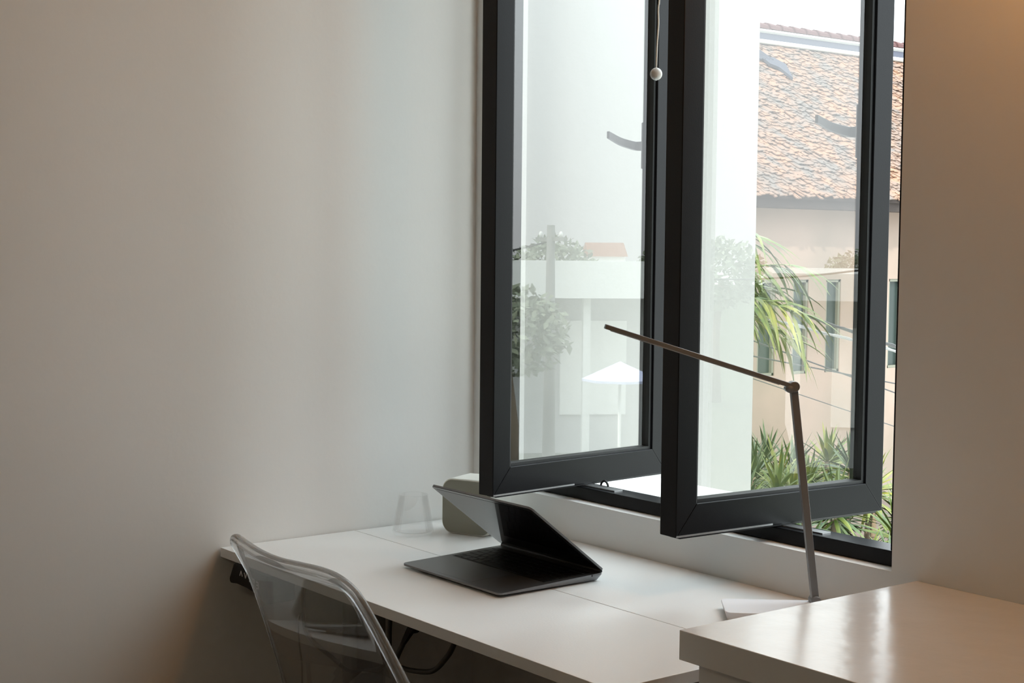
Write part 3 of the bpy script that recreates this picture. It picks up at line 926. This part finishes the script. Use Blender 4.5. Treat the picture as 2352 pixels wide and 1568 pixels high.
# palm whose leaves hang past the edge of the white side wall
pm = empty('palm_tree', (-4.15, 4.72, -1.05), 0, 'palm with long yellow-green leaves hanging past the outside wall edge', 'palm')
bm = bmesh.new(); tube(bm, [(0, 0, -0.02), (0.03, 0, 0.9), (0, 0.02, 2.0)], [0.09, 0.07, 0.05], 12); build('trunk', bm, M['bark'], pm, True)
for k in range(17):
    az = math.radians(5 + k * 21.2 + random.uniform(-6, 6))
    el = math.radians([62, 25, 48, 8, 35, 55, 15, 40][k % 8])
    bm = bmesh.new()
    d = Vector((math.cos(az) * math.cos(el), math.sin(az) * math.cos(el), math.sin(el)))
    p = Vector((0, 0.02, 2.0))
    pts = [p.copy()]
    for i in range(8):
        p = p + d * 0.085
        d = (d + Vector((0, 0, -0.13))).normalized()
        pts.append(p.copy())
    tube(bm, pts, [0.011 - 0.001 * i for i in range(9)], 6)
    for i in range(1, 9):
        for s_ in (-1, 1, -1, 1):
            tz = (pts[i] - pts[i - 1]).normalized()
            az2 = math.atan2(tz.y, tz.x) + s_ * random.uniform(0.5, 0.95)
            blade(bm, pts[i], az2, random.uniform(-0.7, 0.2), random.uniform(0.30, 0.50), 0.026, random.uniform(0.9, 1.9))
    blade(bm, pts[-1], math.atan2(d.y, d.x), -0.1, 0.4, 0.04, 0.9)
    build('frond', bm, M['leafy'] if k % 2 else M['leaf'], pm, True)

# ---- scenery off to the right, seen mirrored in the panes
bd = empty('low_building', (18, 22, GZ), math.radians(-50), 'long low flat-roofed pale building reflected in the left sash pane', 'building')
build('building_wall', B((-9, 2.0, 0, 4.6, 10, 3.6)), M['bldg'], bd)
build('roof_slab', B((-10, 0.8, 3.6, 5.2, 10.5, 4.15)), M['bldg'], bd)
build('white_parapet', B((-1.2, 0.6, 3.55, 3.2, 0.8, 4.35)), M['bldw'], bd)
for k, xx in enumerate((-7.5, -4.5, -1.0, 2.4)):
    f = build('doorway', B((xx, 1.93, 0.9, xx + 1.5, 2.0, 3.0)), M['bldw'], bd)
for xx in (-6, 0, 4.6):
    build('column', B((xx, 1.0, 0, xx + 0.16, 1.16, 3.6)), M['bldw'], bd)

up_pole = empty('utility_pole', (16.7, 18.9, GZ), 0, 'concrete utility pole with wires reflected in the left sash pane', 'pole')
bm = bmesh.new(); tube(bm, [(0, 0, 0), (0, 0, 5.05)], [0.13, 0.075], 14); build('mast', bm, M['pole'], up_pole, True)
bm = B((-0.35, -0.04, 4.75, 0.35, 0.04, 4.82)); build('crossarm', bm, M['pole'], up_pole)
for xx in (-0.25, 0.25):
    bm = bmesh.new(); lathe(bm, [(0, 4.82), (0.03, 4.82), (0.04, 4.88), (0.02, 4.93), (0, 4.93)], 12, (xx, 0)); build('insulator', bm, M['bldw'], up_pole, True)
bm = bmesh.new(); tube(bm, [(0.1, 0, 0.0), (0.1, 0, 1.9)], 0.03, 8); build('conduit', bm, M['pipe'], up_pole, True)
span('street_wire', (16.7, 18.9, 1.45), (26, 12, 1.9), 0.9, 0.02, 'dark street wire running off the utility pole in the reflection', M['wire'])

def parasol(x, y, label):
    r = empty('parasol', (x, y, GZ), 0, label, 'parasol')
    bm = bmesh.new(); tube(bm, [(0, 0, 0), (0, 0, 2.75)], 0.025, 8); build('pole', bm, M['bldw'], r, True)
    bm = bmesh.new(); lathe(bm, [(0, 2.8), (0.62, 2.52), (0.62, 2.48), (0, 2.74)], 8); build('canopy', bm, M['blue'], r)
parasol(13.2, 16.6, 'pale blue pointed parasol reflected low in the left sash pane')

def tree(x, y, h, cr_, label, group, m):
    r = empty('tree', (x, y, GZ), random.uniform(0, 6), label, 'tree', group)
    bm = bmesh.new(); tube(bm, [(0, 0, 0), (0.1, 0, h * 0.4), (0, 0.1, h * 0.75)], [0.18, 0.13, 0.08], 8); build('trunk', bm, M['bark'], r, True)
    bm = bmesh.new()
    for k in range(1500):
        v = Vector((random.gauss(0, 1), random.gauss(0, 1), random.gauss(0, 1))).normalized() * cr_ * random.uniform(0.55, 1.0)
        c = Vector((v.x, v.y, h - cr_ * 0.6 + v.z * 0.75))
        t = Vector((random.gauss(0, 1), random.gauss(0, 1), random.gauss(0, 1))).normalized()
        s = t.cross(Vector((random.gauss(0, 1), random.gauss(0, 1), 1))).normalized()
        L = cr_ * random.uniform(0.05, 0.11)
        vs = [bm.verts.new(c + t * L), bm.verts.new(c + s * L * 0.5), bm.verts.new(c - t * L), bm.verts.new(c - s * L * 0.5)]
        bm.faces.new(vs)
    build('foliage', bm, m, r)
for i, (lx, ly, h, c) in enumerate([(-9, 14, 4.6, 1.7), (-5, 13.5, 4.7, 1.3), (-1.5, 15.5, 4.8, 1.5), (2.5, 13.5, 4.5, 1.1), (6.5, 15, 4.8, 1.5), (11, 13.5, 4.7, 1.4)]):
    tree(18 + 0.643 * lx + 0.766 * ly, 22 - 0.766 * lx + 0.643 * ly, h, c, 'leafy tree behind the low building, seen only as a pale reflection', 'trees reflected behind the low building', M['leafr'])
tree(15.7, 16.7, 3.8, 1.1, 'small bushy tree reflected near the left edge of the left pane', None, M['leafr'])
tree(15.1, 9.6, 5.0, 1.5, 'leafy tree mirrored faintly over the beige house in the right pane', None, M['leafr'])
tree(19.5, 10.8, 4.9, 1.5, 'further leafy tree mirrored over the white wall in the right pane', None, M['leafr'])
hm = empty('far_house', (46, 57, GZ), math.radians(-50), 'far small house with an orange roof reflected beyond the trees', 'house')
build('house_wall', B((-0.9, -0.9, 0, 0.9, 0.9, 4.2)), M['bldw'], hm)
bm = bmesh.new(); prism(bm, [(-1.1, 4.2), (1.1, 4.2), (0, 4.9)], 'x', -1.0, 1.0); build('roof', bm, M['orange'], hm)
